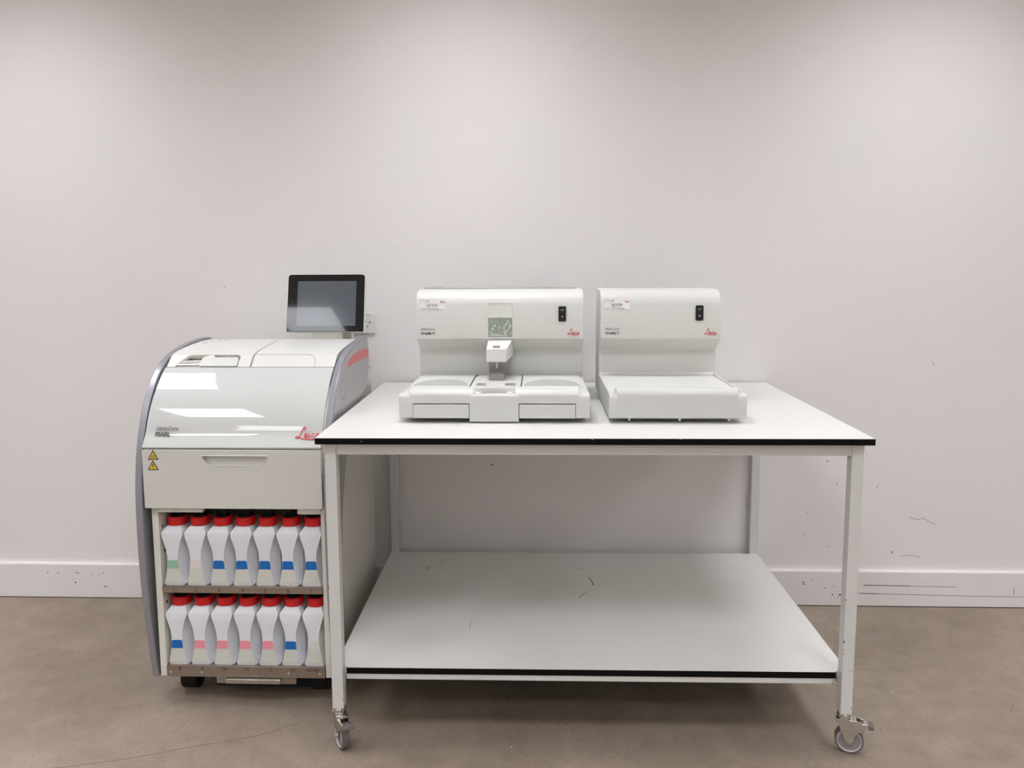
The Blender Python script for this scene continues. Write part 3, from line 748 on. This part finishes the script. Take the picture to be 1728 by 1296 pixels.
# ================================================================ embedding stations
Z0 = TT
HP = [(-.382,.925),(-.382,1.075),(-.388,1.082),(-.445,1.116),(-.451,1.123),(-.4515,1.13),(-.444,1.236),(-.440,1.254),(-.430,1.268),(-.414,1.278),(-.395,1.2825),(-.37,1.284),(-.245,1.284),(-.237,1.276),(-.236,.925)]
def sticker(parent, x, z):
    yb = lambda zz: -.444-(1.236-zz)*(.0075/.106)
    s = MB().flat([(0, 0), (.089, 0), (.089, .034), (0, .034)], (x, yb(z)-.0003, z), FX, (0, .07, 1), .0007).build('asset_sticker', 'sticker', parent)
    d = MB(); O = (x, yb(z)-.0012, z); U = (0, .07, 1)
    d.ring((x+.013, yb(z+.021)-.0009, z+.0215), (x+.013, yb(z+.021)-.0014, z+.0215), .0098, .0092, 28, 0)
    for (a, b, w_) in ((.026,.0175,.036),(.026,.0135,.034),(.026,.0045,.030),(.053,.0018,.015),(.006,.004,.014),(.026,.0082,.010)):
        if w_ == .034: continue
        d.flat([(a, b), (a+w_, b), (a+w_, b+.0009), (a, b+.0009)], O, FX, U, .0004, 0)
    x_ = .026
    for w_ in (.0012,.003,.003,.003,0,.003,.003,0,.003,.003,.003):
        if w_: d.flat([(x_, .0115), (x_+w_*.75, .0115), (x_+w_*.75, .0150), (x_, .0150)], O, FX, U, .0004, 1)
        x_ += max(w_, .0025)+.0005
    d.flat([(.026,.0265),(.034,.0265),(.034,.0290),(.026,.0290)], O, FX, U, .0004, 2)
    d.build('sticker_print', ['txtg', 'txtd', 'logo'], parent)
    logo(parent, Vector((x+.070, yb(z)-.0014+.0015, z+.0235)), FX, U, .0155, name='sticker_logo')
def display(parent, x, z0, z1, w):
    yb = -.4475
    p = MB().flat(rrect(x-w/2, x+w/2, z0, z1, .0035, 4), (0, yb-.0012-.0001, 0), FX, FZ, .0022).build('display_panel', 'black', parent, bevel=.0005, segs=1)
    MB().flat(rrect(x-.007, x+.007, z1-.0135, z1-.0105, .001, 2), (0, yb-.0034, 0), FX, FZ, .0004).flat(rrect(x-.001, x+.001, z1-.019, z1-.0155, .0004, 2), (0, yb-.0034, 0), FX, FZ, .0004).build('display_print', 'lcdgreen', p)
    MB().cyl((x, yb-.0034, z0+.016), (x, yb-.0040, z0+.016), .0023, None, 14).build('power_button', 'sticker', p)
def front_profile(top):   # front apron cross section (y, z)
    return [(-.789,.920),(-.7945,.924),(-.797,.945),(-.797,.990),(-.796,.9955),(-.7925,1.001),(-.785,top),(-.772,top+.002),(-.757,top+.002),(-.752,.99),(-.752,.920)]
EAR = [(-.789,.920),(-.7945,.924),(-.797,.945),(-.797,.982),(-.794,.989),(-.788,.9925),(-.752,.9925),(-.752,.920)]
def station(name, label, X0, X1, model, hot):
    t = thing(name, label, 'laboratory machine', ((X0+X1)/2, -.51, Z0+.0004))
    hs_ = MB().prism(HP, X0, X1, 'x').build('housing', 'shell', t, bevel=.0025, segs=3, smooth=30)
    base = MB()
    base.box(X0, X1, -.752, -.383, .9205, .9885); base.build('base', 'shell2', t, bevel=.0022); base = MB()
    # ears and front apron
    el, er = (.032, .032) if hot else (.022, .026)
    base.prism(EAR, X0, X0+el, 'x'); base.prism(EAR, X1-er, X1, 'x')
    for q, d in ((X0+el, -.007), (X1-er, .007)):   # sloped step from the ear up to the lip
        base.add([(q,-.790,.9915),(q,-.752,.9915),(q,-.757,1.0085),(q,-.785,1.0035),(q+d,-.790,.9915),(q+d,-.752,.9915)], [(0,1,2,3),(0,3,4),(1,5,2),(3,2,5,4),(0,4,5,1)])
    if hot:
        P = [(-.789,.920),(-.7945,.924),(-.797,.945),(-.797,.989),(-.7955,.9935),(-.785,1.0035),(-.770,1.0085),(-.757,1.009),(-.752,.99),(-.752,.920)]
        gaps = [(X0+.041, X0+.208), (X1-.208, X1-.041)]
        up_only = [(-.797,.9655),(-.797,.989),(-.7955,.9935),(-.785,1.0035),(-.770,1.0085),(-.757,1.009),(-.752,.99),(-.752,.9655)]
        base.prism(P, X0+.032, gaps[0][0], 'x'); base.prism(P, gaps[1][1], X1-.032, 'x')
        for a, b in gaps: base.prism(up_only, a, b, 'x')
        cx = (X0+X1)/2
        low = [(-.789,.908),(-.7965,.912),(-.7985,.945),(-.7985,.985),(-.797,.990),(-.792,.9935),(-.776,.9935),(-.776,.908)]
        base.prism([(a, b) for a, b in low], gaps[0][1], gaps[1][0], 'x')
        base.box(gaps[0][1], gaps[1][0], -.778, -.752, .918, .9935)
        n0, n1_ = cx-.0625, cx+.0625
        ch = [(-.797,.985),(-.797,.989),(-.7955,.9935),(-.785,1.0035),(-.770,1.0085),(-.757,1.009),(-.752,.99)]
        base.prism(ch, gaps[0][1], n0, 'x'); base.prism(ch, n1_, gaps[1][0], 'x')
        # sloping ends of the notch
        base.add([(n0,-.791,.997),(n0,-.757,1.0075),(n0,-.757,.9935),(n0,-.791,.9935),(n0+.012,-.791,.9935),(n0+.012,-.757,.9935)], [(0,1,2,3),(0,3,4),(1,5,2),(0,4,5,1),(3,2,5,4)])
        base.add([(n1_,-.791,.997),(n1_,-.757,1.0075),(n1_,-.757,.9935),(n1_,-.791,.9935),(n1_-.012,-.791,.9935),(n1_-.012,-.757,.9935)], [(3,2,1,0),(4,3,0),(2,5,1),(1,5,4,0),(4,5,2,3)])
    else:
        base.prism(front_profile(1.0065), X0+.022, X1-.026, 'x')
    bs_ = base.build('front_apron', 'shell2', t, smooth=40)
    for a in (X0+.05, X1-.05):
        for b in (-.70, -.29): MB().cyl((a, b, Z0+.0004), (a, b, .925), .014, .012, 18).build('foot', 'blackm', t)
    logo(hs_, (X1-.054, -.4525, 1.136), FX, (0, .03, 1), .041)
    text('model_lettering', [('HistoCore', 0, .014, .0088, .047)], 'txtg', hs_, (X0+.015, -.4513, 1.137), FX, (0, .07, 1), bold=.015)
    text('model_lettering', [(model, 0, 0, .0088, .047)], 'txtd', hs_, (X0+.015, -.4513, 1.137), FX, (0, .07, 1), bold=.035)
    sticker(hs_, X0+.0095, 1.2205)
    return t, hs_, bs_

h, hh, hb_ = station('embedding_center', 'wider white benchtop machine with central dispenser and small window, on the table', -.5510, .0095, 'Arcadia H', True)
display(hh, -.0615, 1.180, 1.2305, .0255)
# drawers
for a, b in ((-.510, -.3435), (-.198, -.0315)):
    MB().box(a+.0012, b-.0012, -.7985, -.70, .9215, .9625).build('drawer', 'shell2', h, bevel=.001)
MB().box(-.338, -.202, -.77, -.66, .908, .92).build('plinth', 'shell2', h, bevel=.001)
# vent strip on top
MB().box(-.545, -.01, -.30, -.24, 1.2838, 1.2895).box(-.52, -.48, -.28, -.245, 1.2895, 1.2915).build('top_vent', 'gflap', h, bevel=.001)
# deck: two hinged tray lids with grey flaps, central work plate
for a, b in ((-.540, -.357), (-.193, -.004)):
    l = MB().box(a, b, -.648, -.395, .9885, .9925).build('tray_lid', 'shell', h, bevel=.001)
    c_ = (a+b)/2; w_ = (b-a)/2-.006
    arcp = [(c_-w_, -.644), (c_+w_, -.644)]+[(c_+w_*math.cos(t*PI/24), -.638+.128*math.sin(t*PI/24)) for t in range(1, 24)]
    MB().flat(arcp, (0, 0, .9925), EX, EY, .0015).build('flap', 'gflap', l, bevel=.0004, segs=1)
    MB().box(a, b, -.661, -.651, .9885, .9945).build('hinge_bar', 'white', l, bevel=.001)
    MB().box(c_-.02, c_+.025, -.674, -.662, .9885, .9915).build('lid_catch', 'grey', l)
wp = MB().box(-.353, -.197, -.660, -.395, .9885, .9920).build('work_plate', 'shell', h, bevel=.001)
for a in (-.3565, -.1965): MB().box(a, a+.003, -.65, -.40, .9884, .9915).build('lid_gap', 'black', h)
MB().box(-.350, -.3465, -.44, -.40, .992, .9928).build('gap_screw', 'black', wp)
for a, b, rods in ((-.338, -.307, (-.329, -.324, -.316)), (-.247, -.212, (-.232, -.226, -.220))):
    tw = MB().box(a, b, -.632, -.585, .992, .9928, 0)
    for q in rods: tw.cyl((q, -.61, .9926), (q, -.61, .9955), .0028, None, 12, 1)
    tw.build('forceps_holder', ['grey', 'chrome'], wp)
# cold spot pad in the front notch
pd = MB().box(-.335, -.207, -.790, -.762, .9935, .9948, 1).box(-.311, -.234, -.789, -.764, .9948, .9960, 0).box(-.335, -.207, -.7615, -.7560, .9935, 1.0055, 1).box(-.281, -.265, -.735, -.69, .9885, .9965, 0)
pd.build('cold_plate', ['grey', 'white'], h, bevel=.0005, segs=1)
# window
yw = -.4462
wf = plate_with_hole([(-.3125,1.124),(-.2255,1.124),(-.2255,1.2435),(-.3125,1.2435)], [(-.3095,1.127),(-.3095,1.2405),(-.2285,1.2405),(-.2285,1.127)],
                     lambda a, b: (a, -.4515+(b-1.13)*.0708-.0028, b), lambda a, b: (a, -.4515+(b-1.13)*.0708+.0005, b)).build('window_frame', 'white', h, bevel=.0005, segs=1)
wl = MB(); O = (0, -.4520-.0002, 1.13); U = (0, .07, 1)
wl.flat([(-.3095,-.003),(-.2285,-.003),(-.2285,.062),(-.265,.0635),(-.3095,.062)], O, FX, U, .0006, 1)
wl.flat([(-.3095,.062),(-.265,.0635),(-.2285,.062),(-.2285,.1105),(-.3095,.1105)], O, FX, U, .0006, 0)
for a, b, w_, h_ in ((-.287,.036,.009,.009),(-.294,.026,.010,.014),(-.271,.032,.012,.004),(-.271,.027,.008,.003),(-.298,.050,.006,.004),(-.283,.048,.003,.003),
                     (-.256,.030,.007,.014),(-.250,.040,.006,.012),(-.244,.046,.006,.010),(-.243,.054,.008,.005),(-.253,.012,.008,.026),(-.238,.034,.006,.010),(-.233,.010,.003,.014),(-.300,.012,.004,.016),(-.236,.040,.003,.02)):
    wl.flat(blob(a, b, w_, h_, random.uniform(-.6, .6)), O, FX, U, .0012, 2)
wl.ribbon([(-.306,.002),(-.285,.003),(-.262,.002),(-.245,.004)], .004, O, FX, U, .0012, 2)
wl.ribbon([(-.302,.018),(-.297,.009),(-.285,.007),(-.265,.007)], .0016, O, FX, U, .0014, 0)
wl.ribbon([(-.250,.014),(-.240,.026),(-.232,.038)], .002, O, FX, U, .0014, 0)
wl.build('wax_reservoir', ['wax1', 'wax2', 'bubble'], wf)
MB().flat([(-.3095,-.003),(-.2285,-.003),(-.2285,.1105),(-.3095,.1105)], (0, -.4540, 1.13), FX, U, .0006).build('window_pane', 'glass', wf)
# dispenser head
dh = MB()
dv = [(-.3105,-.445,1.118),(-.2285,-.445,1.118),(-.3100,-.545,1.099),(-.2440,-.545,1.099),(-.3100,-.547,1.055),(-.2440,-.547,1.055),(-.3105,-.400,1.055),(-.2265,-.400,1.062),(-.3105,-.39,1.09),(-.2285,-.39,1.09)]
dh.add(dv, [(0,2,3,1),(2,4,5,3),(0,8,6,4,2),(1,3,5,7,9),(4,6,7,5),(6,8,9,7),(0,1,9,8)])
dho = dh.build('dispenser_head', 'white', h, bevel=.003, segs=3)
MB().box(-.289, -.266, -.537, -.500, 1.092, 1.106).build('dispenser_button', 'grey', dho, bevel=.0015)
cl = MB().box(-.3065, -.2525, -.470, -.383, .9922, 1.057).box(-.303, -.2545, -.520, -.470, .9922, 1.012).box(-.3055, -.2535, -.474, -.470, 1.028, 1.057)
cl.build('dispenser_column', 'grey', h, bevel=.0015)
nz_ = MB().cyl((-.277, -.515, 1.056), (-.277, -.515, 1.034), .0042, .0035, 16); nz_.cyl((-.277, -.515, 1.034), (-.277, -.515, 1.031), .0035, .0018, 16)
nz_.build('nozzle', 'chrome', dho)

c, ch_, cb_ = station('cooling_station', 'narrower white benchtop machine with bare flat deck, on the right of the table', .0660, .4630, 'Arcadia C', False)
display(ch_, .3925, 1.182, 1.2325, .0255)
dk = MB().box(.075, .455, -.752, -.39, .9885, .9915)
dk.build('cold_deck', 'shell', c, bevel=.002)
MB().prism([(-.39,.9885),(-.395,.9925),(-.389,.9945),(-.384,1.000),(-.381,1.000),(-.381,.9885)], .070, .459, 'x').build('cove_strip', 'white', c)
MB().prism([(-.752,.985),(-.752,.9955),(-.39,.9955),(-.39,.985)], .066, .0745, 'x').build('side_rim', 'shell', c, bevel=.002)
MB().prism([(-.752,.985),(-.752,.9955),(-.39,.9955),(-.39,.985)], .4555, .463, 'x').build('side_rim', 'shell', c, bevel=.002)
for a in (.125, .272, .415): MB().box(a-.003, a+.003, -.79, -.772, .914, .9215).build('underside_tab', 'shell2', c, bevel=.001)

for o in bpy.data.objects:
    if 'org' in o: del o['org']

# ================================================================ world and view
w = bpy.data.worlds.new('world'); bpy.context.scene.world = w; w.use_nodes = True
w.node_tree.nodes['Background'].inputs['Color'].default_value = (.8, .8, .8, 1)
w.node_tree.nodes['Background'].inputs['Strength'].default_value = .02
vs = bpy.context.scene.view_settings
vs.view_transform = 'Standard'; vs.look = 'None'; vs.gamma = 1; vs.use_curve_mapping = False; vs.exposure = .4
